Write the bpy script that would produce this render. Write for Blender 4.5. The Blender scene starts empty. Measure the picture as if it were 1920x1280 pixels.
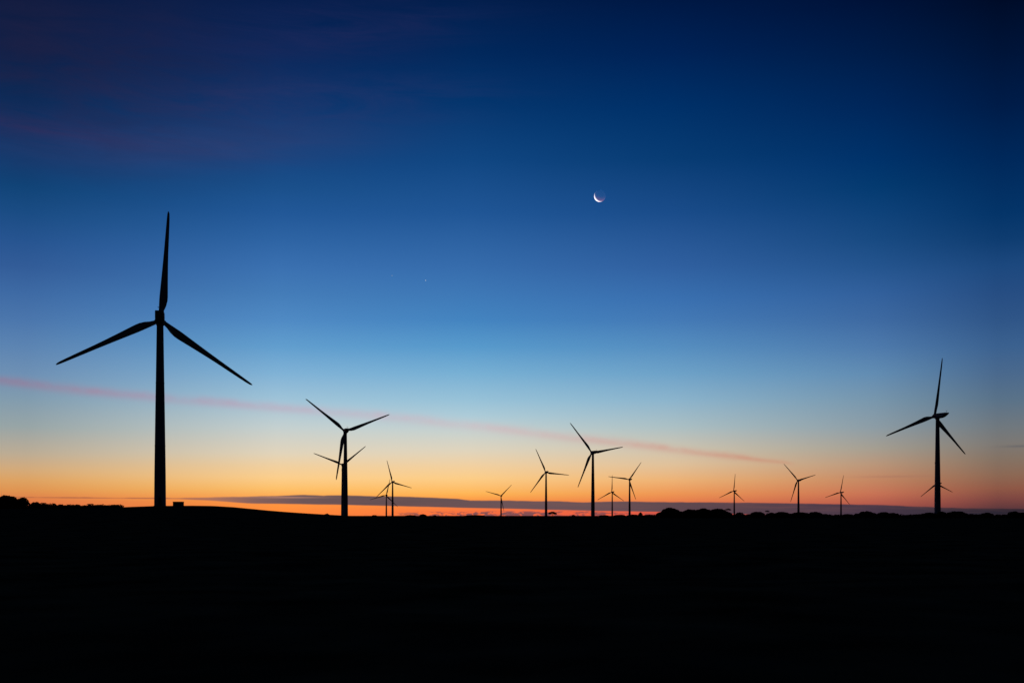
import bpy, bmesh, math, random
from mathutils import Vector, Matrix, noise

random.seed(7)
R_ = math.radians
FPX, HY, EYE = 2027.0, 965.5, 1.7        # focal length in photo pixels, eye-level row, eye height (m)
scene = bpy.context.scene
col = scene.collection


# ------------------------------------------------------------------ helpers
def lin(c):
    out = []
    for v in c:
        v /= 255.0
        out.append(v / 12.92 if v <= 0.04045 else ((v + 0.055) / 1.055) ** 2.4)
    return (out[0], out[1], out[2], 1.0)


def az_of(px):
    return math.atan((px - 960) / FPX)


def el_of(px, py):
    return math.atan((HY - py) / FPX * math.cos(az_of(px)))


def dir_of(px, py):
    return Vector(((px - 960) / FPX, 1.0, (HY - py) / FPX)).normalized()


def smooth(a, b, x):
    t = max(0.0, min(1.0, (x - a) / (b - a)))
    return t * t * (3 - 2 * t)


def link(o, parent=None):
    col.objects.link(o)
    if parent is not None:
        o.parent = parent
    return o


def mesh_obj(name, bm, mat, parent=None, smooth_shade=False):
    me = bpy.data.meshes.new(name)
    bm.normal_update()
    bm.to_mesh(me)
    bm.free()
    if mat:
        me.materials.append(mat)
    if smooth_shade:
        for p in me.polygons:
            p.use_smooth = True
    return link(bpy.data.objects.new(name, me), parent)


def py_obj(name, verts, faces, mat, parent=None, smooth_shade=False):
    me = bpy.data.meshes.new(name)
    me.from_pydata(verts, [], faces)
    me.validate()
    me.update()
    me.materials.append(mat)
    if smooth_shade:
        for p in me.polygons:
            p.use_smooth = True
    return link(bpy.data.objects.new(name, me), parent)


def tag(o, label, cat, group=None):
    o['label'] = label
    o['category'] = cat
    if group:
        o['group'] = group
    return o


def empty(name, loc, rz=0.0):
    o = bpy.data.objects.new(name, None)
    o.empty_display_size = 1.0
    o.location = loc
    o.rotation_euler = (0, 0, rz)
    return link(o)


def add_box(bm, x0, x1, y0, y1, z0, z1, bevel=0.0):
    r = bmesh.ops.create_cube(bm, size=1.0)
    vs = r['verts']
    for v in vs:
        v.co = Vector(((x0 + x1) / 2 + v.co.x * (x1 - x0), (y0 + y1) / 2 + v.co.y * (y1 - y0),
                       (z0 + z1) / 2 + v.co.z * (z1 - z0)))
    if bevel:
        es = list({e for v in vs for e in v.link_edges})
        bmesh.ops.bevel(bm, geom=es, offset=bevel, segments=2, affect='EDGES', profile=0.6)


def add_rings(bm, rings, caps=True):
    """rings: lists of points with equal counts, skinned together."""
    vr = [[bm.verts.new(p) for p in r] for r in rings]
    n = len(vr[0])
    for a, b in zip(vr[:-1], vr[1:]):
        for i in range(n):
            bm.faces.new((a[i], a[(i + 1) % n], b[(i + 1) % n], b[i]))
    if caps:
        bm.faces.new(list(reversed(vr[0])))
        bm.faces.new(vr[-1])
    bmesh.ops.recalc_face_normals(bm, faces=bm.faces[:])


def circ(c, r, n, ax='Z', ry=None):
    ry = r if ry is None else ry
    out = []
    for i in range(n):
        t = 2 * math.pi * i / n
        a, b = r * math.cos(t), ry * math.sin(t)
        if ax == 'Z':
            out.append((c[0] + a, c[1] + b, c[2]))
        elif ax == 'Y':
            out.append((c[0] + a, c[1], c[2] + b))
        else:
            out.append((c[0], c[1] + a, c[2] + b))
    return out


def tube_rings(p0, p1, r0, r1, n=6):
    p0, p1 = Vector(p0), Vector(p1)
    d = (p1 - p0).normalized()
    q = d.to_track_quat('Z', 'Y')
    ring = lambda c, r: [tuple(c + q @ Vector((r * math.cos(2 * math.pi * i / n), r * math.sin(2 * math.pi * i / n), 0))) for i in range(n)]
    return [ring(p0, r0), ring(p1, r1)]


# ------------------------------------------------------------------ materials
def principled(name, base, rough=0.6, metal=0.0, spec=0.3):
    m = bpy.data.materials.new(name)
    m.use_nodes = True
    b = m.node_tree.nodes['Principled BSDF']
    b.inputs['Base Color'].default_value = (*base, 1)
    b.inputs['Roughness'].default_value = rough
    b.inputs['Metallic'].default_value = metal
    b.inputs['Specular IOR Level'].default_value = spec
    return m


def noisy(name, c0, c1, scale, rough=0.8, bump=0.0, spec=0.2, detail=6.0, stretch=(1, 1, 1)):
    m = principled(name, c0, rough, 0, spec)
    nt = m.node_tree
    N, L = nt.nodes, nt.links
    b = N['Principled BSDF']
    tc = N.new('ShaderNodeTexCoord')
    mp = N.new('ShaderNodeMapping')
    mp.inputs['Scale'].default_value = stretch
    nz = N.new('ShaderNodeTexNoise')
    nz.inputs['Scale'].default_value = scale
    nz.inputs['Detail'].default_value = detail
    L.new(tc.outputs['Object'], mp.inputs['Vector'])
    L.new(mp.outputs['Vector'], nz.inputs['Vector'])
    cr = N.new('ShaderNodeValToRGB')
    cr.color_ramp.elements[0].position = 0.3
    cr.color_ramp.elements[1].position = 0.7
    cr.color_ramp.elements[0].color = (*c0, 1)
    cr.color_ramp.elements[1].color = (*c1, 1)
    L.new(nz.outputs['Fac'], cr.inputs['Fac'])
    L.new(cr.outputs['Color'], b.inputs['Base Color'])
    if bump:
        bp = N.new('ShaderNodeBump')
        bp.inputs['Strength'].default_value = bump
        bp.inputs['Distance'].default_value = 0.2
        L.new(nz.outputs['Fac'], bp.inputs['Height'])
        L.new(bp.outputs['Normal'], b.inputs['Normal'])
    return m


M_TOWER = noisy('painted steel', (0.42, 0.42, 0.425), (0.48, 0.48, 0.482), 0.35, 0.75, 0.0, 0.1, stretch=(1, 1, 0.1))
M_BLADE = noisy('blade gelcoat', (0.42, 0.42, 0.425), (0.48, 0.48, 0.485), 0.25, 0.7, 0.0, 0.1)
M_NAC = noisy('nacelle shell', (0.40, 0.40, 0.41), (0.46, 0.46, 0.465), 0.6, 0.7, 0.0, 0.1)
M_DARK = noisy('dark steel', (0.05, 0.05, 0.055), (0.07, 0.07, 0.07), 3.0, 0.6)
M_KIOSK = noisy('kiosk panel', (0.05, 0.06, 0.05), (0.07, 0.08, 0.065), 2.0, 0.7)
M_KROOF = noisy('kiosk roof', (0.06, 0.06, 0.06), (0.08, 0.08, 0.078), 2.0, 0.8)
M_LEAF = noisy('foliage', (0.030, 0.040, 0.022), (0.055, 0.065, 0.03), 0.9, 0.9, spec=0.05)
M_BARK = noisy('bark', (0.04, 0.034, 0.028), (0.07, 0.058, 0.046), 2.5, 0.95, spec=0.05)
M_GROUND = noisy('dark pasture', (0.03, 0.033, 0.02), (0.17, 0.155, 0.09), 0.35, 1.0, 0.25, 0.0, detail=10.0)


# ------------------------------------------------------------------ ground
HILL = [(-700, 4.6), (-330, 4.3), (-240, 4.1), (-191.8, 4.05), (-171.8, 4.15), (-152, 4.3), (-147, 4.55), (-134, 5.1),
        (-112, 5.2), (-104, 4.7), (-92, 3.45), (-80, 2.6), (-68, 1.9), (-60, 1.45), (-40, 0.6), (-20, 0.1), (0, 0.0), (9000, 0.0)]


def hill_profile(x):
    for (a, va), (b, vb) in zip(HILL[:-1], HILL[1:]):
        if a <= x <= b:
            t = (x - a) / (b - a)
            return va + (vb - va) * t
    return HILL[0][1]


def ground_z(x, y):
    r = math.hypot(x, y)
    z = 0.0
    if y > 90:
        g = smooth(90, 400, y) * (1 - 0.55 * smooth(450, 800, y) - 0.45 * smooth(800, 1200, y))
        xs = x * 405.0 / max(y, 200.0)
        hp = 0.25 * (hill_profile(xs - 8) + 2 * hill_profile(xs) + hill_profile(xs + 8))
        z += hp * g
    z -= 12.0 * smooth(1650, 2700, r) + 3.0 * smooth(2700, 6000, r)
    if r < 300:
        k = 1 - smooth(80, 300, r)
        z += k * 0.16 * noise.noise(Vector((x * 0.11, y * 0.11, 3.1))) * smooth(2, 12, r)
        z += k * 0.05 * noise.noise(Vector((x * 0.6, y * 0.6, 1.7)))
    if r > 300:
        z += smooth(300, 900, r) * 0.25 * noise.noise(Vector((x * 0.006, y * 0.006, 9.0)))
    return z


def build_ground():
    verts, faces = [(0, 0, ground_z(0, 0))], []
    nr, na = 170, 540
    for i in range(nr):
        r = 0.8 * (40000 / 0.8) ** (i / (nr - 1))
        for j in range(na):
            # finer in front, coarser behind
            t = -1 + 2 * j / na
            a = math.pi * (0.35 * t + 0.65 * t ** 3)
            x, y = r * math.sin(a), r * math.cos(a)
            verts.append((x, y, ground_z(x, y)))
    for j in range(na):
        faces.append((0, 1 + (j + 1) % na, 1 + j))
    for i in range(nr - 1):
        for j in range(na):
            a = 1 + i * na + j
            b = 1 + i * na + (j + 1) % na
            faces.append((a, b, b + na, a + na))
    o = py_obj('ground', verts, faces, M_GROUND, None, True)
    o['kind'] = 'structure'
    return o


build_ground()

# ------------------------------------------------------------------ wind turbines
HUB_H = 68.5
TILT, CONE, OVER = R_(4.5), R_(4.0), 2.7


def tower_mesh():
    bm = bmesh.new()
    prof = [(-1.5, 2.30), (0.0, 2.30), (0.25, 2.30), (0.26, 2.12), (12, 2.03), (22.0, 1.90), (22.1, 1.95), (22.35, 1.95), (22.45, 1.89),
            (34, 1.72), (45.0, 1.54), (45.1, 1.59), (45.3, 1.59), (45.4, 1.53), (58, 1.34), (66.2, 1.22), (66.3, 1.3), (66.9, 1.3)]
    add_rings(bm, [circ((0, 0, z), r, 40) for z, r in prof])
    return bm


def blade_mesh():
    # span along +Z, leading edge -X, trailing edge +X, wind side +Y
    bm = bmesh.new()
    st = [(1.0, 1.55, 1.0, 0), (2.2, 1.55, 1.0, 0), (3.6, 1.9, 0.72, 16), (5.5, 2.65, 0.46, 15), (7.5, 3.05, 0.34, 13), (9.0, 3.05, 0.29, 11.5),
          (12, 2.75, 0.25, 9), (16, 2.35, 0.22, 6.5), (21, 1.92, 0.2, 4.2), (26, 1.58, 0.19, 2.6), (31, 1.38, 0.18, 1.3),
          (35.5, 1.16, 0.17, 0.5), (38.5, 0.98, 0.16, 0.1), (40.2, 0.76, 0.16, 0), (41.0, 0.3, 0.16, 0)]
    n = 18
    rings = []
    for z, c, th, tw in st:
        tw = R_(tw)
        rd = min(1.0, max(0.0, (6.0 - z) / 3.8))
        ring = []
        for i in range(n):
            t = 2 * math.pi * i / n
            u = 0.5 - 0.5 * math.cos(t)           # 0 leading, 1 trailing
            sgn = 1 if math.sin(t) >= 0 else -1
            yt = 5 * th * (0.2969 * math.sqrt(u) - 0.126 * u - 0.3516 * u * u + 0.2843 * u ** 3 - 0.1036 * u ** 4)
            ax, ay = (u - 0.3) * c, sgn * yt * c
            cx, cy = -0.5 * c * math.cos(t), 0.5 * c * math.sin(t)
            x, y = ax + (cx - ax) * rd, ay + (cy - ay) * rd
            xr = x * math.cos(tw) - y * math.sin(tw)
            yr = x * math.sin(tw) + y * math.cos(tw)
            ring.append((xr, yr, z))
        rings.append(ring)
    add_rings(bm, rings)
    return bm


def hub_mesh():
    # spinner: axis +Y, nose forward
    bm = bmesh.new()
    prof = [(-0.95, 1.20), (-0.9, 1.32), (-0.5, 1.46), (0.2, 1.5), (0.9, 1.35), (1.5, 1.0), (1.9, 0.6), (2.1, 0.2)]
    add_rings(bm, [circ((0, y, 0), r, 24, 'Y') for y, r in prof])
    for k in range(3):                             # blade collars
        m = Matrix.Rotation(2 * math.pi * k / 3, 4, 'Y') @ Matrix.Rotation(-CONE, 4, 'X')
        add_rings(bm, [[tuple(m @ Vector(p)) for p in circ((0, 0, z), r, 16)] for z, r in ((0.9, 0.95), (1.95, 0.9))])
    return bm


def nacelle_mesh():
    # axis +Y toward the rotor; tail at -Y rises to a thin edge
    bm = bmesh.new()
    st = [(1.75, -1.1, 1.1, 1.2), (1.5, -1.3, 1.45, 1.45), (0.6, -1.5, 1.75, 1.65), (-1.5, -1.45, 1.9, 1.7), (-4.0, -1.15, 2.0, 1.7),
          (-6.2, -0.45, 2.1, 1.65), (-7.8, 0.55, 2.15, 1.6), (-9.0, 1.4, 2.15, 1.5), (-9.3, 1.75, 2.05, 1.35)]
    rings = []
    for y, zb, zt, hw in st:
        ch = 0.28 * min(1, (zt - zb) / 2.5)
        rings.append([(-hw + ch, y, zb), (hw - ch, y, zb), (hw, y, zb + ch), (hw, y, zt - ch), (hw - ch, y, zt), (-hw + ch, y, zt), (-hw, y, zt - ch), (-hw, y, zb + ch)])
    add_rings(bm, rings)
    # bearing collar under the shell
    add_rings(bm, [circ((0, 0, z), r, 24) for z, r in ((-2.25, 1.42), (-1.2, 1.42))])
    return bm


def make_turbine():
    root = empty('wind_turbine', (0, 0, 0))
    tw = mesh_obj('tower', tower_mesh(), M_TOWER, root, True)
    bm = bmesh.new()
    add_box(bm, -0.5, 0.5, -2.24, -2.02, 1.1, 3.3, 0.04)
    mesh_obj('door', bm, M_DARK, tw)
    bm = bmesh.new()
    add_box(bm, -0.75, 0.75, -3.3, -2.26, 0.85, 1.0)
    for k in range(4):
        add_box(bm, -0.75, 0.75, -3.62 - 0.3 * k, -3.32 - 0.3 * k, 0.62 - 0.22 * k, 0.72 - 0.22 * k)
    mesh_obj('steps', bm, M_DARK, tw)
    na = mesh_obj('nacelle', nacelle_mesh(), M_NAC, root)
    na.location = (0, 0, HUB_H)
    bm = bmesh.new()
    add_rings(bm, tube_rings((0, 0, 0), (0, 0, 1.3), 0.06, 0.05))
    add_rings(bm, tube_rings((-0.45, 0, 1.1), (0.45, 0, 1.1), 0.05, 0.05))
    add_rings(bm, tube_rings((-0.45, 0, 1.1), (-0.45, 0, 1.5), 0.1, 0.12))
    add_rings(bm, tube_rings((0.45, 0, 1.1), (0.45, 0, 1.5), 0.1, 0.12))
    wv = mesh_obj('wind_vane', bm, M_DARK, na)
    wv.location = (0, -8.3, 2.12)
    hub = mesh_obj('rotor_hub', hub_mesh(), M_NAC, root, True)
    hub.location = (0, OVER * math.cos(TILT), HUB_H + OVER * math.sin(TILT))
    me = None
    for k in range(3):
        if me is None:
            b = mesh_obj('blade', blade_mesh(), M_BLADE, hub, True)
            me = b.data
        else:
            b = link(bpy.data.objects.new('blade', me), hub)
        b.rotation_mode = 'QUATERNION'
        b.rotation_quaternion = (Matrix.Rotation(2 * math.pi * k / 3, 3, 'Y') @ Matrix.Rotation(-CONE, 3, 'X')).to_quaternion()
    return root


def copy_tree(o, parent=None):
    c = o.copy()
    col.objects.link(c)
    c.parent = parent
    for ch in o.children:
        copy_tree(ch, c)
    return c


# hub pixel, distance along view (m), heading of the rotor, blade angle
TURBINES = [
    (300.5, 600, 406, -16.5, 4.0, 'tallest wind turbine, nearest one, on the grassy hill beside the small dark kiosk'),
    (646.5, 808, 893, -19.5, 68.3, 'second largest wind turbine left of the moon, one blade pointing almost straight down'),
    (641.8, 871, 1455, -17.5, 51.0, 'wind turbine hiding behind a taller turbine tower, two blades spread in a wide V'),
    (735.3, 903, 2000, -24.0, -14.7, 'taller of the two small overlapping turbines right of the big V shaped pair'),
    (724.0, 928, 2640, -17.2, 13.5, 'lower of the two small overlapping turbines, its hub level with the cloud bank top'),
    (939.0, 929, 2770, -15.5, 45.5, 'tiny lone turbine near the picture centre with two blades in a shallow V'),
    (1023.0, 885, 1743, -14.5, -24.2, 'medium turbine beside a small gappy tree, left of the tall one under the moon'),
    (1109.5, 848, 1180, -23.5, -40.1, 'tall turbine directly below the crescent moon, crossing the pink cloud streak'),
    (1147.0, 922, 2610, -20.5, 1.5, 'small turbine with upright blade just right of the tall turbine under the moon'),
    (1179.5, 898.5, 2023, -15.5, 36.8, 'medium turbine whose left blade reaches over the upright blade of a smaller one'),
    (1375.5, 920, 2535, -22.5, 5.8, 'small turbine rising from a gap at the right end of the broad tree clump'),
    (1495.5, 900, 1952, -19.3, -44.7, 'turbine at the right end of the pink cloud streak, behind a low hedge of trees'),
    (1575.5, 922.8, 2487, -20.5, 12.5, 'small turbine standing halfway between the streak end and the large right turbine'),
    (1752.6, 780, 747, -21.0, 8.8, 'large turbine at the right edge, nacelle seen from the side, standing behind trees'),
    (1757.0, 906.5, 2029, -16.0, -7.5, 'distant turbine half hidden behind the tower of the large right hand turbine'),
]
proto = make_turbine()
GT = 'wind turbines spread across the dark plain'
for i, (px, py, d, psi, th, label) in enumerate(TURBINES):
    t = proto if i == 0 else copy_tree(proto)
    psi = R_(psi)
    hx, hz = (px - 960) / FPX * d, EYE + (HY - py) / FPX * d
    hc = Vector((hx, d, hz))
    a = Vector((math.sin(psi) * math.cos(TILT), math.cos(psi) * math.cos(TILT), math.sin(TILT)))
    top = hc - a * OVER                       # tower axis at hub height
    gz = ground_z(top.x, top.y)
    t.location = (top.x, top.y, gz)
    t.rotation_euler = (0, 0, -psi)
    H = top.z - gz
    tag(t, label, 'wind turbine', GT)
    for ch in t.children:
        n = ch.name.split('.')[0]
        if n == 'tower':
            ch.scale = (1, 1, H / HUB_H)
        elif n == 'nacelle':
            ch.location = (0, 0, H)
            ch.rotation_euler = (TILT * 0.6, 0, 0)
        elif n == 'rotor_hub':
            ch.location = (0, OVER * math.cos(TILT), H + OVER * math.sin(TILT))
            ch.rotation_mode = 'QUATERNION'
            ch.rotation_quaternion = (Matrix.Rotation(TILT, 3, 'X') @ Matrix.Rotation(R_(th), 3, 'Y')).to_quaternion()


# ------------------------------------------------------------------ transformer kiosk on the hill
def build_kiosk():
    d = 404.0
    x = (334.5 - 960) / FPX * d
    k = empty('transformer_kiosk', (x, d, ground_z(x, d)), R_(-8))
    bm = bmesh.new()
    add_box(bm, -1.68, 1.68, -1.1, 1.1, 0.12, 1.5, 0.03)
    mesh_obj('body', bm, M_KIOSK, k)
    bm = bmesh.new()
    add_box(bm, -1.72, 1.72, -1.25, 1.25, 1.503, 1.66, 0.03)
    mesh_obj('roof', bm, M_KROOF, k)
    bm = bmesh.new()
    add_box(bm, -1.8, 1.8, -1.35, 1.35, -0.5, 0.118)
    mesh_obj('plinth', bm, M_KROOF, k)
    for sx in (-0.72, 0.72):
        bm = bmesh.new()
        add_box(bm, sx - 0.66, sx + 0.66, -1.14, -1.102, 0.2, 1.42, 0.01)
        dr = mesh_obj('door', bm, M_KIOSK, k)
        bm = bmesh.new()
        add_box(bm, sx * 0.2 - 0.03, sx * 0.2 + 0.03, -1.2, -1.142, 0.75, 0.95)
        mesh_obj('handle', bm, M_DARK, dr)
        bm = bmesh.new()
        for q in range(5):
            add_box(bm, sx - 0.35, sx + 0.35, -1.16, -1.142, 1.05 + q * 0.06, 1.085 + q * 0.06)
        mesh_obj('vent', bm, M_DARK, dr)
    tag(k, 'small dark box shaped kiosk with flat roof on the hill beside the nearest turbine', 'kiosk')


build_kiosk()


# ------------------------------------------------------------------ trees
def leaf_quads(verts, faces, clumps, rnd, size, density):
    """fill ellipsoid clumps (centre, radii) with small randomly turned leaf sprays"""
    for c, r in clumps:
        n = max(12, int(density * (r[0] * r[2] + r[1] * r[2] + 0.5 * r[0] * r[1])))
        for _ in range(n):
            while True:
                p = Vector((rnd.uniform(-1, 1), rnd.uniform(-1, 1), rnd.uniform(-1, 1)))
                if 0.12 < p.length < 1:
                    break
            p = p.normalized() * (p.length ** 0.45) * rnd.uniform(0.86, 1.06)
            q = Vector((c[0] + p.x * r[0], c[1] + p.y * r[1], c[2] + p.z * r[2]))
            s = size * rnd.uniform(0.5, 1.25)
            rot = Matrix.Rotation(rnd.uniform(0, 6.28), 3, 'Z') @ Matrix.Rotation(rnd.gauss(0.6, 0.7), 3, 'X')
            b = len(verts)
            for u, v in ((-0.5, -0.15), (0.05, -0.42), (0.55, 0.08), (0.0, 0.4)):
                w = rot @ Vector((u * s, v * s, rnd.uniform(-0.08, 0.08) * s))
                verts.append((q.x + w.x, q.y + w.y, q.z + w.z))
            faces.append((b, b + 1, b + 2, b + 3))


def build_tree(px, top, w, d, kind, label, name, group):
    """px / top / w describe the tree as measured (photo pixels); built at its real size at distance d"""
    rnd = random.Random(int(px * 13 + w))
    x = (px - 960) / FPX * d
    gz = ground_z(x, d)
    h = EYE + (HY - top) / FPX * d - gz
    cw = w * (1.15 if name == 'tree' else 1.0) / FPX * d / 2
    root = empty(name, (x, d, gz))
    tag(root, label, 'shrub' if name == 'shrub' else 'tree', group)
    clumps = []
    if kind == 'flat':          # wind-shaped umbrella crown on bare limbs
        n = max(5, int(cw * 1.2))
        for i in range(n):
            t = -1 + 2 * (i + 0.5) / n
            r = cw * 0.36
            zc = h * (0.80 - 0.22 * t * t) + rnd.uniform(-.04, .04) * h
            clumps.append(((t * cw * 0.75, rnd.uniform(-.35, .35) * cw, zc - r * 0.12), (r, r * 1.1, h * 0.2)))
        zs = h * 0.35
    elif kind == 'lean':
        for t in (-0.2, 0.15, 0.5, 0.8):
            clumps.append(((t * cw, rnd.uniform(-.2, .2) * cw, h * (0.9 - 0.12 * abs(t - .3))), (cw * 0.3, cw * 0.3, h * 0.11)))
        zs = h * 0.3
    else:                       # dense crown reaching low
        n = max(4, int(4 + cw * 0.9))
        for i in range(n):
            t = -1 + 2 * (i + 0.5) / n + rnd.uniform(-.08, .08)
            dome = math.sqrt(max(0.05, 1 - min(1, abs(t)) ** 2.2))
            r = cw * rnd.uniform(0.3, 0.42)
            zt = h * (0.32 + 0.68 * dome * rnd.uniform(0.88, 1.0))
            rz = max(0.35, zt * 0.36)
            clumps.append(((t * (cw - r * .6), rnd.uniform(-.4, .4) * cw, zt - rz), (r, r, rz)))
        for i in range(max(3, n // 2)):
            t = -0.8 + 1.6 * (i + 0.5) / max(3, n // 2)
            clumps.append(((t * cw, rnd.uniform(-.3, .3) * cw, h * 0.28), (cw * 0.42, cw * 0.4, h * 0.3)))
        zs = h * 0.2
    big = max(c[2] + r[2] for c, r in clumps)
    k = h / big
    clumps = [((c[0], c[1], c[2] * k), (r[0], r[1], r[2] * k)) for c, r in clumps]
    verts, faces = [], []
    leaf_quads(verts, faces, clumps, rnd, 0.5 if cw > 2.5 else 0.38, 110 if kind == 'dense' else 80)
    # trunk and limbs
    bm = bmesh.new()
    tr = max(0.10, 0.035 * h + 0.02 * cw)
    lean = cw * 0.25 if kind == 'lean' else rnd.uniform(-.1, .1) * cw
    fork = Vector((lean * 0.6, 0, zs))
    add_rings(bm, tube_rings((0 - (cw * .35 if kind == 'lean' else 0), 0, -0.6), fork, tr, tr * 0.75, 8))
    for c, r in clumps:
        mid = fork.lerp(Vector(c), 0.5) + Vector((0, 0, -0.06 * h))
        add_rings(bm, tube_rings(fork, mid, tr * 0.5, tr * 0.34, 6))
        add_rings(bm, tube_rings(mid, c, tr * 0.34, tr * 0.12, 6))
    mesh_obj('trunk', bm, M_BARK, root)
    py_obj('crown', verts, faces, M_LEAF, root)


GL = 'trees along the left edge of the hill'
GR = 'trees along the right horizon'
GM = 'low bushes on the middle horizon'
TREES = [
    # px, top row, width, distance, kind, label, name, group
    (14, 927.8, 44, 372, 'dense', 'tallest dark tree of the left clump, broad crown cut by the picture edge', 'tree', GL),
    (42, 931, 24, 376, 'dense', 'second tree of the left clump, its crown dropping steeply to the right', 'tree', GL),
    (66, 940, 22, 380, 'dense', 'low rounded tree at the foot of the tall left clump, below the thin cloud line', 'tree', GL),
    (82, 941.6, 20, 384, 'dense', 'low dark tree right of the rounded one beside the tall left clump', 'tree', GL),
    (98, 942.3, 16, 386, 'dense', 'narrow dark tree midway along the falling hedge on the left hillside', 'tree', GL),
    (114, 944.8, 18, 390, 'dense', 'small shrubby tree where the left hillside hedge begins to thin', 'tree', GL),
    (130, 945, 16, 392, 'dense', 'small dark crown just left of the widest low tree in the hillside hedge', 'tree', GL),
    (144, 944.8, 20, 392, 'dense', 'wide low tree just left of the thin leaning one on the hillside', 'tree', GL),
    (167, 943.8, 15, 388, 'lean', 'thin leaning tree with a little flat crown and visible bare trunk', 'tree', GL),
    (180, 947.5, 18, 394, 'dense', 'low bushy crown directly right of the thin leaning tree', 'tree', GL),
    (203, 947.2, 20, 396, 'dense', 'wide bush left of the dip before the hill of the nearest turbine', 'tree', GL),
    (217, 947.2, 16, 396, 'dense', 'last bush of the hillside hedge, at the edge of the dip', 'tree', GL),
    (613, 962.0, 9, 640, 'dense', 'single tiny bush at the foot of the hill slope, left of a turbine base', 'shrub', GM),
    (702, 964.9, 12, 1400, 'dense', 'tiny bush between the V shaped turbine pair and the small overlapping pair', 'shrub', GM),
    (770, 965.0, 24, 1400, 'dense', 'low wide bush on the horizon right of the small overlapping turbine pair', 'shrub', GM),
    (793, 963.2, 14, 1400, 'dense', 'dark knobbly bush under the small cloud scraps, tallest in its stretch', 'shrub', GM),
    (815, 965.2, 8, 1400, 'dense', 'very small bush right of the knobbly bush under the cloud scraps', 'shrub', GM),
    (890, 965.0, 40, 1400, 'dense', 'long low mound of scrub left of the tiny lone central turbine', 'shrub', GM),
    (1036, 958.5, 15, 1250, 'flat', 'small gappy tree right against the medium turbine left of the tall one', 'tree', GM),
    (1075, 964.3, 7, 1250, 'dense', 'tiny bush left of the tall turbine under the moon', 'shrub', GM),
    (1132, 965.0, 20, 1250, 'dense', 'low bush directly right of the tall turbine under the moon', 'shrub', GM),
    (1162, 964.3, 24, 1250, 'dense', 'low wide bush between two small turbines right of the moonlit tall one', 'shrub', GM),
    (1187, 963.8, 22, 1250, 'dense', 'bush just right of the base of the turbine with crossing blade', 'shrub', GM),
    (1201, 959.6, 8, 1000, 'dense', 'narrow upright little tree between the crossing blade turbine and the big clump', 'tree', GM),
    (1217, 964.0, 26, 950, 'dense', 'low bush leading up to the left end of the big clump', 'shrub', GM),
    (1240, 959, 18, 690, 'dense', 'shoulder tree at the left foot of the round topped dome', 'tree', GR),
    (1257, 950.6, 34, 685, 'dense', 'tall round dome tree at the left end of the broad clump', 'tree', GR),
    (1276, 957.5, 20, 690, 'dense', 'short tree filling the notch right of the round dome tree', 'tree', GR),
    (1296, 953.8, 34, 680, 'dense', 'left third of the long crown right of the notch beside the dome', 'tree', GR),
    (1319, 952.0, 36, 684, 'dense', 'middle and highest tree of the long even crowned clump', 'tree', GR),
    (1346, 952.6, 34, 680, 'dense', 'right tree of the long clump, sloping down toward a small turbine', 'tree', GR),
    (1363, 952.4, 13, 672, 'lean', 'thin sprig like tree poking out above the right end of the long clump', 'tree', GR),
    (1364, 958.6, 16, 690, 'dense', 'low tree at the very end of the long clump, left of a small turbine base', 'tree', GR),
    (1387, 959.6, 17, 690, 'dense', 'small round tree just right of the turbine rising from the gap', 'tree', GR),
    (1403, 963.2, 16, 700, 'dense', 'lowest bush in the bright gap right of the small round tree', 'tree', GR),
    (1420, 958.8, 28, 690, 'dense', 'wide tree right of the bright gap in the tree line', 'tree', GR),
    (1437, 956.0, 9, 680, 'lean', 'wispy treetop rising above the wide tree right of the bright gap', 'tree', GR),
    (1446, 960.0, 20, 690, 'dense', 'low tree under the right side of the wispy treetop', 'tree', GR),
    (1468, 959.0, 34, 690, 'dense', 'broad flat tree just left of the turbine at the streak end', 'tree', GR),
    (1500, 959.6, 36, 690, 'dense', 'broad tree hiding the base of the turbine at the streak end', 'tree', GR),
    (1528, 958.7, 26, 690, 'dense', 'rounded tree right of the turbine at the streak end', 'tree', GR),
    (1546, 962.6, 16, 695, 'dense', 'descending bush right of the rounded tree, near a low dip', 'tree', GR),
    (1566, 965.2, 26, 700, 'dense', 'lowest scrub left of the small halfway turbine base', 'tree', GR),
    (1589, 963.0, 20, 700, 'dense', 'small bush touching the right side of the small halfway turbine base', 'tree', GR),
    (1608, 961.8, 18, 695, 'dense', 'mid height bush left of the tallest tree between the two right turbines', 'tree', GR),
    (1626, 957.2, 28, 690, 'dense', 'tallest tree between the small halfway turbine and the large right one', 'tree', GR),
    (1657, 959.3, 24, 690, 'dense', 'round tree in the second hump left of the large right turbine', 'tree', GR),
    (1675, 960.6, 20, 690, 'dense', 'lower right part of the second hump left of the large right turbine', 'tree', GR),
    (1700, 965.0, 30, 700, 'dense', 'very low scrub in the dip left of the large right turbine', 'tree', GR),
    (1722, 963.2, 22, 690, 'dense', 'first rising bush left of the large right turbine base', 'tree', GR),
    (1742, 960.2, 28, 690, 'dense', 'tree standing in front of the left side of the large right turbine base', 'tree', GR),
    (1766, 958.2, 20, 690, 'dense', 'tree touching the right side of the large right turbine tower', 'tree', GR),
    (1794, 957.8, 38, 690, 'dense', 'broad tree with a level top right of the large right turbine', 'tree', GR),
    (1822, 962.8, 26, 690, 'dense', 'sagging low tree right of the broad level topped one', 'tree', GR),
    (1850, 960.2, 24, 690, 'dense', 'rounded tree midway between the large turbine and the right picture edge', 'tree', GR),
    (1873, 965.3, 24, 700, 'dense', 'lowest bush in the last dip before the right picture edge', 'tree', GR),
    (1902, 957.8, 22, 690, 'dense', 'rising tree beside the right picture edge', 'tree', GR),
    (1917, 959.8, 22, 690, 'dense', 'last tree, cut by the right picture edge', 'tree', GR),
]
for t in TREES:
    build_tree(*t)


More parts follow.
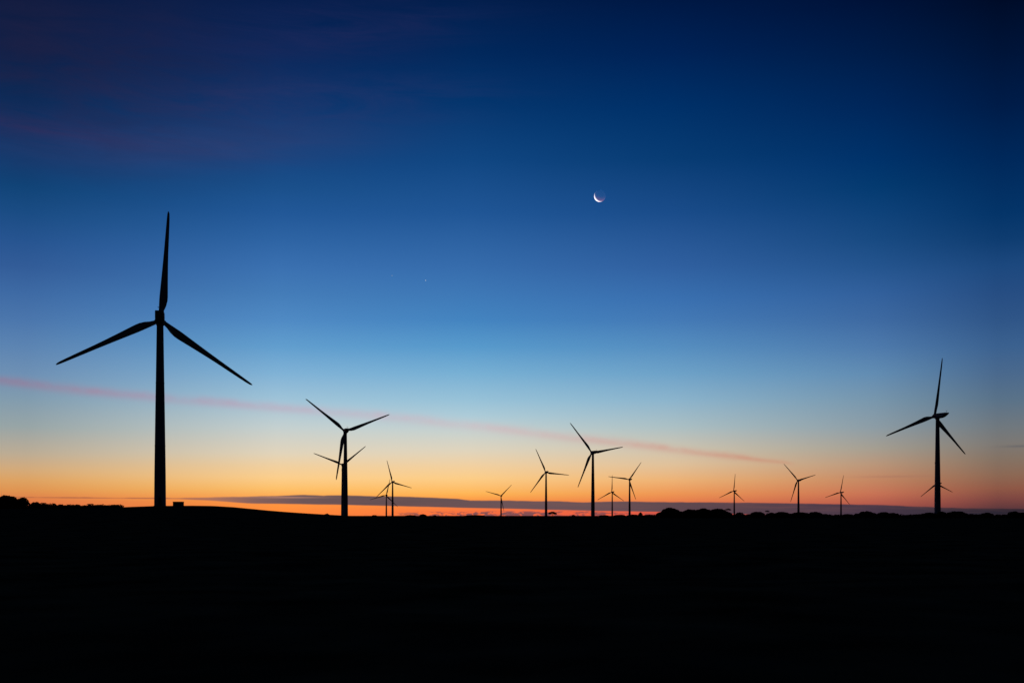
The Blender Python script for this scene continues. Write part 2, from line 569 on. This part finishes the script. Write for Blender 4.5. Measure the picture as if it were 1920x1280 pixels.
def build_scrub():
    """continuous low undergrowth below the trees and along the far field edge"""
    rnd = random.Random(3)
    verts, faces = [], []
    for (p0, p1, d0, d1, hz, n) in ((1225, 2050, 670, 740, 2.6, 900), (-120, 224, 372, 404, 1.3, 330), (640, 1240, 1300, 1460, 0.9, 330)):
        for _ in range(n):
            px, d = rnd.uniform(p0, p1), rnd.uniform(d0, d1)
            x = (px - 960) / FPX * d
            r = rnd.uniform(0.9, 2.4)
            z = ground_z(x, d)
            hh = hz * rnd.uniform(0.35, 1.0)
            leaf_quads(verts, faces, [((x, d, z + hh * 0.35), (r, r, hh * 0.6))], rnd, 0.55, 26)
    o = py_obj('scrub', verts, faces, M_LEAF)
    o['kind'] = 'stuff'
    tag(o, 'dark low undergrowth along the horizon below the trees', 'scrub')


build_scrub()

# ------------------------------------------------------------------ moon and evening stars, far outside the air
SUN_AZ, SUN_EL = R_(-29), R_(-17)
sun_dir = Vector((math.sin(SUN_AZ) * math.cos(SUN_EL), math.cos(SUN_AZ) * math.cos(SUN_EL), math.sin(SUN_EL)))


def build_moon():
    D = 60000.0
    v = Vector(((1124.6 - 960) / FPX, 1.0, (HY - 367.5) / FPX)) * D
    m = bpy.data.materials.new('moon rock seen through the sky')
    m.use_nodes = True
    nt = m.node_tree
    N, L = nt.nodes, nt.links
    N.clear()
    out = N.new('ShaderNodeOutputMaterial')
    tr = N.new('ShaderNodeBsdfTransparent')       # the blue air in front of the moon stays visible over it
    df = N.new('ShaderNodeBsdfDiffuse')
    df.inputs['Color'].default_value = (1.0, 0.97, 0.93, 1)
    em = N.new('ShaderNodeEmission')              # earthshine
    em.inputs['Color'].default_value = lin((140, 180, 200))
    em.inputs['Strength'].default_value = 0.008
    df2 = N.new('ShaderNodeBsdfDiffuse')          # second diffuse added: doubled reflectance brightens the sunlit limb as if overexposed
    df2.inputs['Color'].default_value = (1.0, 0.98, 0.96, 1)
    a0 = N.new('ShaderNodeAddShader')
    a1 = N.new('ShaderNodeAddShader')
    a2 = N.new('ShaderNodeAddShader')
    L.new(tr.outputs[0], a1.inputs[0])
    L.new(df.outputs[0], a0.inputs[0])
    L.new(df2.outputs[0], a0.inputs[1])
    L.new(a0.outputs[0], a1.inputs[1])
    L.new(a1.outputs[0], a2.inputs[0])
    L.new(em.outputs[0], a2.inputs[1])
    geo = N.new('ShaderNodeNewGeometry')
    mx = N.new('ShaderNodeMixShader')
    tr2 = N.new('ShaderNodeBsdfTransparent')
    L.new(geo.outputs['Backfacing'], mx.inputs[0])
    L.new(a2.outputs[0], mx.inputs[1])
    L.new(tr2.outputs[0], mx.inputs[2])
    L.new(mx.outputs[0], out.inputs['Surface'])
    bm = bmesh.new()
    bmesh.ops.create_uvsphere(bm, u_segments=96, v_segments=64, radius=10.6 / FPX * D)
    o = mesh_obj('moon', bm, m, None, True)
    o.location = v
    tag(o, 'thin bright crescent moon with faint earthlit disc in the blue sky', 'moon')


build_moon()


def build_star(px, py, r, strength, label):
    D = 60000.0
    m = bpy.data.materials.new('starlight')
    m.use_nodes = True
    nt = m.node_tree
    nt.nodes.clear()
    out = nt.nodes.new('ShaderNodeOutputMaterial')
    em = nt.nodes.new('ShaderNodeEmission')
    em.inputs['Color'].default_value = (0.62, 0.8, 1.0, 1)
    em.inputs['Strength'].default_value = strength
    nt.links.new(em.outputs[0], out.inputs['Surface'])
    bm = bmesh.new()
    bmesh.ops.create_icosphere(bm, subdivisions=3, radius=r / FPX * D)
    o = mesh_obj('star', bm, m)
    o.location = Vector(((px - 960) / FPX, 1.0, (HY - py) / FPX)) * D
    tag(o, label, 'star', 'faint stars left of the moon')


build_star(798, 525.5, 1.0, 0.55, 'brighter of the two faint stars left of the moon')
build_star(735, 516.5, 0.8, 0.4, 'dimmer of the two faint stars, farther left from the moon')

# ------------------------------------------------------------------ sky (world)
SKY = [
    (50, [(0, 10, 26, 62), (100, 12, 32, 72), (200, 10, 44, 90), (250, 10, 50, 100), (300, 13, 58, 110), (350, 16, 68, 120), (400, 26, 76, 132), (450, 38, 84, 144),
          (500, 50, 92, 152), (550, 62, 106, 164), (600, 75, 118, 172), (650, 92, 132, 178), (700, 110, 144, 180), (750, 130, 156, 174), (800, 152, 165, 166), (850, 188, 172, 148),
          (880, 212, 170, 122), (900, 222, 162, 98), (920, 224, 147, 80), (940, 222, 120, 70), (960, 215, 110, 75)]),
    (520, [(0, 4, 30, 76), (100, 8, 40, 92), (200, 12, 54, 110), (300, 18, 70, 130), (350, 26, 80, 140), (400, 34, 88, 152), (450, 46, 100, 164), (500, 58, 112, 176),
           (550, 68, 124, 184), (600, 80, 138, 196), (650, 98, 158, 206), (700, 128, 178, 214), (750, 160, 196, 216), (800, 196, 208, 208), (850, 226, 212, 186),
           (873, 241, 208, 160), (895, 252, 206, 140), (917, 254, 192, 104), (940, 255, 152, 66), (960, 255, 140, 58)]),
    (880, [(0, 0, 30, 76), (100, 0, 40, 92), (200, 4, 54, 110), (300, 16, 70, 130), (400, 32, 86, 150), (500, 54, 108, 172), (550, 62, 120, 182), (600, 68, 132, 192),
           (650, 88, 154, 204), (700, 120, 176, 212), (750, 152, 194, 216), (780, 174, 204, 216), (810, 200, 210, 206), (845, 224, 212, 188), (873, 242, 208, 160),
           (897, 253, 205, 135), (925, 255, 182, 86), (940, 252, 146, 66), (960, 250, 112, 64)]),
    (1260, [(0, 0, 24, 68), (100, 0, 34, 86), (200, 0, 48, 104), (300, 8, 60, 116), (400, 26, 76, 138), (500, 48, 96, 160), (560, 58, 112, 176), (600, 68, 122, 182),
            (650, 86, 142, 192), (700, 110, 162, 200), (750, 140, 180, 204), (800, 172, 192, 196), (840, 205, 196, 176), (870, 224, 193, 155), (900, 238, 178, 117),
            (925, 238, 150, 84), (940, 230, 125, 75), (960, 228, 88, 70)]),
    (1640, [(0, 0, 18, 56), (100, 0, 28, 72), (200, 0, 38, 90), (300, 0, 50, 106), (350, 4, 58, 112), (400, 14, 66, 122), (450, 24, 74, 130), (500, 36, 84, 142),
            (550, 50, 96, 156), (600, 62, 106, 162), (650, 78, 122, 172), (700, 98, 140, 178), (750, 120, 150, 172), (800, 140, 156, 165), (840, 165, 158, 145),
            (870, 186, 150, 122), (900, 196, 134, 98), (925, 200, 115, 85), (945, 180, 90, 75), (965, 130, 70, 75)]),
    (1870, [(0, 0, 12, 40), (100, 0, 20, 56), (200, 0, 28, 72), (300, 0, 40, 90), (400, 4, 52, 104), (450, 14, 60, 112), (500, 28, 72, 126), (550, 38, 77, 130),
            (600, 47, 85, 135), (650, 59, 97, 143), (700, 74, 105, 141), (750, 90, 114, 136), (800, 112, 120, 126), (830, 124, 120, 116), (860, 132, 114, 100),
            (890, 140, 104, 84), (915, 142, 88, 70), (935, 125, 70, 65), (950, 100, 58, 60), (965, 60, 48, 62)]),
]
EL_MIN, EL_MAX = R_(-0.6), R_(34)

world = bpy.data.worlds.new('World')
scene.world = world
world.use_nodes = True
wt = world.node_tree
WN, WL = wt.nodes, wt.links
WN.clear()


def val(x):
    n = WN.new('ShaderNodeValue')
    n.outputs[0].default_value = x
    return n.outputs[0]


def math_(op, a, b=None, c=None, clamp=False):
    n = WN.new('ShaderNodeMath')
    n.operation = op
    n.use_clamp = clamp
    for i, v in enumerate((a, b, c)):
        if v is None:
            continue
        if isinstance(v, (int, float)):
            n.inputs[i].default_value = v
        else:
            WL.new(v, n.inputs[i])
    return n.outputs[0]


def maprange(v, a, b, c=0.0, d=1.0, kind='LINEAR'):
    n = WN.new('ShaderNodeMapRange')
    n.interpolation_type = kind
    n.clamp = True
    WL.new(v, n.inputs[0])
    for i, q in enumerate((a, b, c, d)):
        if isinstance(q, (int, float)):
            n.inputs[1 + i].default_value = q
        else:
            WL.new(q, n.inputs[1 + i])
    return n.outputs[0]


def ramp(fac, stops, interp='LINEAR'):
    n = WN.new('ShaderNodeValToRGB')
    n.color_ramp.interpolation = interp
    WL.new(fac, n.inputs[0])
    e = n.color_ramp.elements
    stops = sorted(stops)
    while len(e) > 1:
        e.remove(e[-1])
    e[0].position, e[0].color = stops[0]
    for p, c in stops[1:]:
        k = e.new(min(1.0, max(0.0, p)))
        k.color = c
    return n.outputs[0]


def mix(f, a, b, blend='MIX'):
    n = WN.new('ShaderNodeMix')
    n.data_type = 'RGBA'
    n.blend_type = blend
    n.clamp_factor = True
    for i, v in ((0, f), (6, a), (7, b)):
        if isinstance(v, (int, float)):
            n.inputs[i].default_value = v
        elif isinstance(v, tuple):
            n.inputs[i].default_value = v
        else:
            WL.new(v, n.inputs[i])
    return n.outputs[2]


def grey(v):
    return (v, v, v, 1)


tc = WN.new('ShaderNodeTexCoord')
vdir = tc.outputs['Generated']
sep = WN.new('ShaderNodeSeparateXYZ')
WL.new(vdir, sep.inputs[0])
dx, dy, dz = sep.outputs
az = math_('ARCTAN2', dx, dy)
el = math_('ARCSINE', dz)
efac = maprange(el, EL_MIN, EL_MAX)
cur = None
prev_az = None
for px, tab in SKY:
    a = az_of(px)
    stops = [((el_of(px, y) - EL_MIN) / (EL_MAX - EL_MIN), lin((r, g, b))) for y, r, g, b in tab]
    top = tab[0]
    stops.append((0.93, lin((top[1] * .4, top[2] * .5, top[3] * .55))))
    stops.append((1.0, lin((1, 7, 24))))
    c = ramp(efac, stops)
    if cur is None:
        cur = c
    else:
        cur = mix(maprange(az, prev_az, a), cur, c)
    prev_az = a
# the glow dies away to both sides and behind, where the dusk sky is dark navy
side = [(0.0, lin((34, 30, 40))), (0.06, lin((30, 34, 48))), (0.2, lin((18, 28, 46))), (0.5, lin((6, 14, 32))), (1.0, lin((1, 6, 20)))]
west = ramp(efac, side)
absaz = math_('ABSOLUTE', math_('ADD', az, R_(6)))
cur = mix(maprange(absaz, R_(31), R_(64), kind='SMOOTHSTEP'), cur, west)
back = ramp(efac, [(0.0, lin((10, 12, 20))), (0.3, lin((6, 10, 22))), (1.0, lin((1, 5, 18)))])
cur = mix(maprange(absaz, R_(60), R_(105), kind='SMOOTHSTEP'), cur, back)


def sky_noise(sx, sy, detail=5.0, rough=0.55, off=0.0, dist=0.0):
    cb = WN.new('ShaderNodeCombineXYZ')
    WL.new(math_('MULTIPLY', az, sx), cb.inputs[0])
    WL.new(math_('MULTIPLY', el, sy), cb.inputs[1])
    cb.inputs[2].default_value = off
    n = WN.new('ShaderNodeTexNoise')
    n.inputs['Scale'].default_value = 1.0
    n.inputs['Detail'].default_value = detail
    n.inputs['Roughness'].default_value = rough
    n.inputs['Distortion'].default_value = dist
    WL.new(cb.outputs[0], n.inputs['Vector'])
    return n.outputs['Fac']


AZ0, AZ1 = R_(-40), R_(40)
afac = maprange(az, AZ0, AZ1)


def by_az(pairs, interp='LINEAR'):
    """pairs (photo column, grey value or colour) -> ramp along the azimuth"""
    st = []
    for px, v in pairs:
        st.append(((az_of(px) - AZ0) / (AZ1 - AZ0), grey(v) if isinstance(v, (int, float)) else lin(v)))
    return ramp(afac, st, interp)


def el_by_az(pairs):
    # elevation of a curve given as photo points, in units of 0.1 rad, offset 0.02
    return math_('SUBTRACT', math_('MULTIPLY', by_az([(px, (el_of(px, py) + 0.02) / 0.2) for px, py in pairs]), 0.2), 0.02)


# high mauve cirrus, upper left
def blob(px, py, wx, wy, slope=0.0):
    a0, e0 = az_of(px), el_of(px, py)
    u = math_('DIVIDE', math_('SUBTRACT', az, a0), wx / FPX)
    e2 = math_('SUBTRACT', el, math_('MULTIPLY', math_('SUBTRACT', az, a0), slope))
    v = math_('DIVIDE', math_('SUBTRACT', e2, e0), wy / FPX)
    q = math_('ADD', math_('MULTIPLY', u, u), math_('MULTIPLY', v, v))
    return math_('EXPONENT', math_('MULTIPLY', q, -1.0))


nz = maprange(sky_noise(11, 58, 7, 0.66, 2.0, 0.6), 0.34, 0.66)
nz2 = maprange(sky_noise(7, 70, 7, 0.66, 7.3, 0.8), 0.32, 0.68)
w1 = math_('MULTIPLY', blob(350, 275, 280, 36, 0.10), math_('MULTIPLY_ADD', nz2, 0.5, 0.5))
w2 = math_('MULTIPLY', blob(120, 110, 330, 130), math_('MULTIPLY_ADD', nz, 0.75, 0.2))
w3 = math_('MULTIPLY', blob(640, 55, 260, 45, 0.12), nz2)
w4 = math_('MULTIPLY', blob(60, 240, 200, 22), nz2)
w5 = math_('MULTIPLY', blob(520, 195, 330, 40, 0.08), nz)
cur = mix(math_('MULTIPLY', w1, 0.62), cur, lin((54, 66, 116)))
cur = mix(math_('MULTIPLY', w2, 0.7), cur, lin((31, 33, 68)))
cur = mix(math_('MULTIPLY', w3, 0.45), cur, lin((40, 44, 92)))
cur = mix(math_('MULTIPLY', w4, 0.6), cur, lin((52, 44, 88)))
cur = mix(math_('MULTIPLY', w5, 0.35), cur, lin((52, 58, 110)))

# long pink streak sloping down to the right
sn = math_('SUBTRACT', sky_noise(34, 60, 6, 0.62, 4.4, 0.3), 0.5)
sc_ = el_by_az([(-200, 693), (0, 713), (150, 732), (300, 745.5), (450, 758), (600, 770), (750, 783.5), (900, 800), (1050, 818), (1200, 834), (1350, 853), (1480, 868), (1600, 882)])
sd = math_('SUBTRACT', math_('SUBTRACT', el, sc_), math_('MULTIPLY', sn, 0.0034))
wd = math_('MULTIPLY', by_az([(-200, .9), (0, .85), (300, .9), (600, .95), (900, 1.0), (1200, .85), (1400, .55), (1480, .35), (1520, .3)]), 9.5 / FPX)
sq = math_('DIVIDE', sd, wd)
sm = math_('EXPONENT', math_('MULTIPLY', math_('MULTIPLY', sq, sq), -1.0))
sa = by_az([(-200, .27), (0, .29), (250, .32), (500, .34), (700, .3), (900, .28), (1100, .36), (1300, .44), (1420, .4), (1475, .22), (1495, 0.0)])
sm = math_('MULTIPLY', math_('MULTIPLY', sm, sa), math_('MULTIPLY_ADD', sn, 2.0, 1.0), clamp=True)
cur = mix(sm, cur, by_az([(0, (172, 92, 120)), (300, (184, 128, 156)), (600, (206, 158, 180)), (900, (220, 172, 180)), (1200, (212, 140, 130)), (1480, (204, 120, 95))]))

# small faint streaks on the right
cur = mix(math_('MULTIPLY', blob(1915, 836, 30, 2.0), 0.45), cur, lin((80, 86, 96)))
cur = mix(math_('MULTIPLY', blob(1670, 893, 60, 2.0), 0.25), cur, lin((150, 100, 90)))

# low grey-violet cloud bank
bn = math_('SUBTRACT', sky_noise(30, 120, 5, 0.6, 11.0), 0.5)
up = el_by_az([(-300, 929), (40, 930.5), (200, 931.8), (330, 932.3), (400, 931.0), (460, 930.2), (560, 927), (640, 928), (760, 930), (860, 934), (880, 937), (960, 937.5),
               (1060, 939), (1100, 940.5), (1150, 938.5), (1300, 940.5), (1480, 942), (1640, 945), (1760, 950), (1920, 954), (2100, 955)])
dn = el_by_az([(-300, 930.5), (40, 932.5), (200, 934.2), (330, 935.2), (400, 938.5), (470, 943.5), (560, 945), (640, 946), (760, 949), (860, 951.5), (960, 953.5),
               (1100, 957), (1240, 959.5), (1300, 961), (1480, 966), (1640, 972), (1760, 975), (1920, 978), (2100, 979)])
up = math_('ADD', up, math_('MULTIPLY', bn, 0.0022))
dn = math_('ADD', dn, math_('MULTIPLY', bn, -0.0009))
soft = 0.0010
mu = maprange(math_('SUBTRACT', up, el), -soft * 0.35, soft * 0.9, kind='SMOOTHSTEP')
md = maprange(math_('SUBTRACT', el, dn), -soft * 0.5, soft * 0.8, kind='SMOOTHSTEP')
bm_ = math_('MULTIPLY', mu, md)
bop = by_az([(-300, .4), (60, .75), (330, .75), (400, .75), (470, .9), (560, .97), (1920, .97)])
bcol = by_az([(0, (130, 76, 66)), (300, (150, 86, 74)), (400, (136, 98, 98)), (480, (112, 88, 92)), (600, (94, 80, 86)), (760, (90, 76, 82)), (960, (100, 82, 88)), (1100, (98, 80, 86)),
              (1300, (84, 69, 78)), (1480, (76, 62, 74)), (1640, (66, 54, 70)), (1760, (52, 46, 58)), (1920, (38, 34, 46))])
bcol = mix(maprange(sky_noise(16, 240, 5, 0.6, 20.0), 0.45, 0.75, 0.0, 0.20), bcol, lin((140, 92, 86)))
cur = mix(math_('MULTIPLY', bm_, bop), cur, bcol)
# pale rose tear in the bank, on the left, and a thin one on the right
cur = mix(math_('MULTIPLY', blob(535, 932.0, 62, 1.5), 0.85), cur, lin((178, 128, 112)))
cur = mix(math_('MULTIPLY', blob(1478, 950, 34, 1.0), 0.35), cur, lin((120, 76, 80)))

# ragged little cumulus just above the horizon
pn = sky_noise(95, 300, 6, 0.62, 31.0, 0.5)
pe = el_by_az([(700, 963), (760, 960.5), (800, 959.5), (960, 958), (1100, 958.5), (1240, 962.5), (1500, 966)])
pm = maprange(pn, 0.46, 0.54)
pm = math_('MULTIPLY', pm, maprange(math_('SUBTRACT', pe, el), -0.0012, 0.0012, kind='SMOOTHSTEP'))
pm = math_('MULTIPLY', pm, by_az([(560, 0.0), (720, .15), (780, .8), (900, .9), (1150, .8), (1240, .5), (1300, 0.0)]))
cur = mix(pm, cur, by_az([(700, (124, 80, 80)), (960, (102, 76, 86)), (1240, (112, 70, 78))]))

bg = WN.new('ShaderNodeBackground')
WL.new(cur, bg.inputs['Color'])
bg.inputs['Strength'].default_value = 1.0
wo = WN.new('ShaderNodeOutputWorld')
WL.new(bg.outputs[0], wo.inputs['Surface'])

# ------------------------------------------------------------------ sun, below the horizon: the ground hides it, only the moon still catches it
sl = bpy.data.lights.new('sun', 'SUN')
sl.energy = 5.0
sl.angle = R_(0.53)
sl.color = (1.0, 0.985, 0.96)
so = link(bpy.data.objects.new('sun', sl))
so.rotation_mode = 'QUATERNION'
so.rotation_quaternion = sun_dir.to_track_quat('Z', 'Y')

# ------------------------------------------------------------------ camera and output
cam = bpy.data.cameras.new('camera')
cam.sensor_width = 36.0
cam.lens = FPX / 1920 * 36.0
cam.shift_y = (HY - 640) / 1920
cam.clip_start = 0.1
cam.clip_end = 300000.0
co = link(bpy.data.objects.new('camera', cam))
co.location = (0, 0, EYE)
co.rotation_euler = (R_(90), 0, 0)
scene.camera = co

vs = scene.view_settings
vs.view_transform = 'Standard'
vs.look = 'None'
vs.exposure = 0.0
vs.gamma = 1.0
vs.use_curve_mapping = False
scene.render.engine = 'CYCLES'
scene.cycles.max_bounces = 5
scene.cycles.use_denoising = True
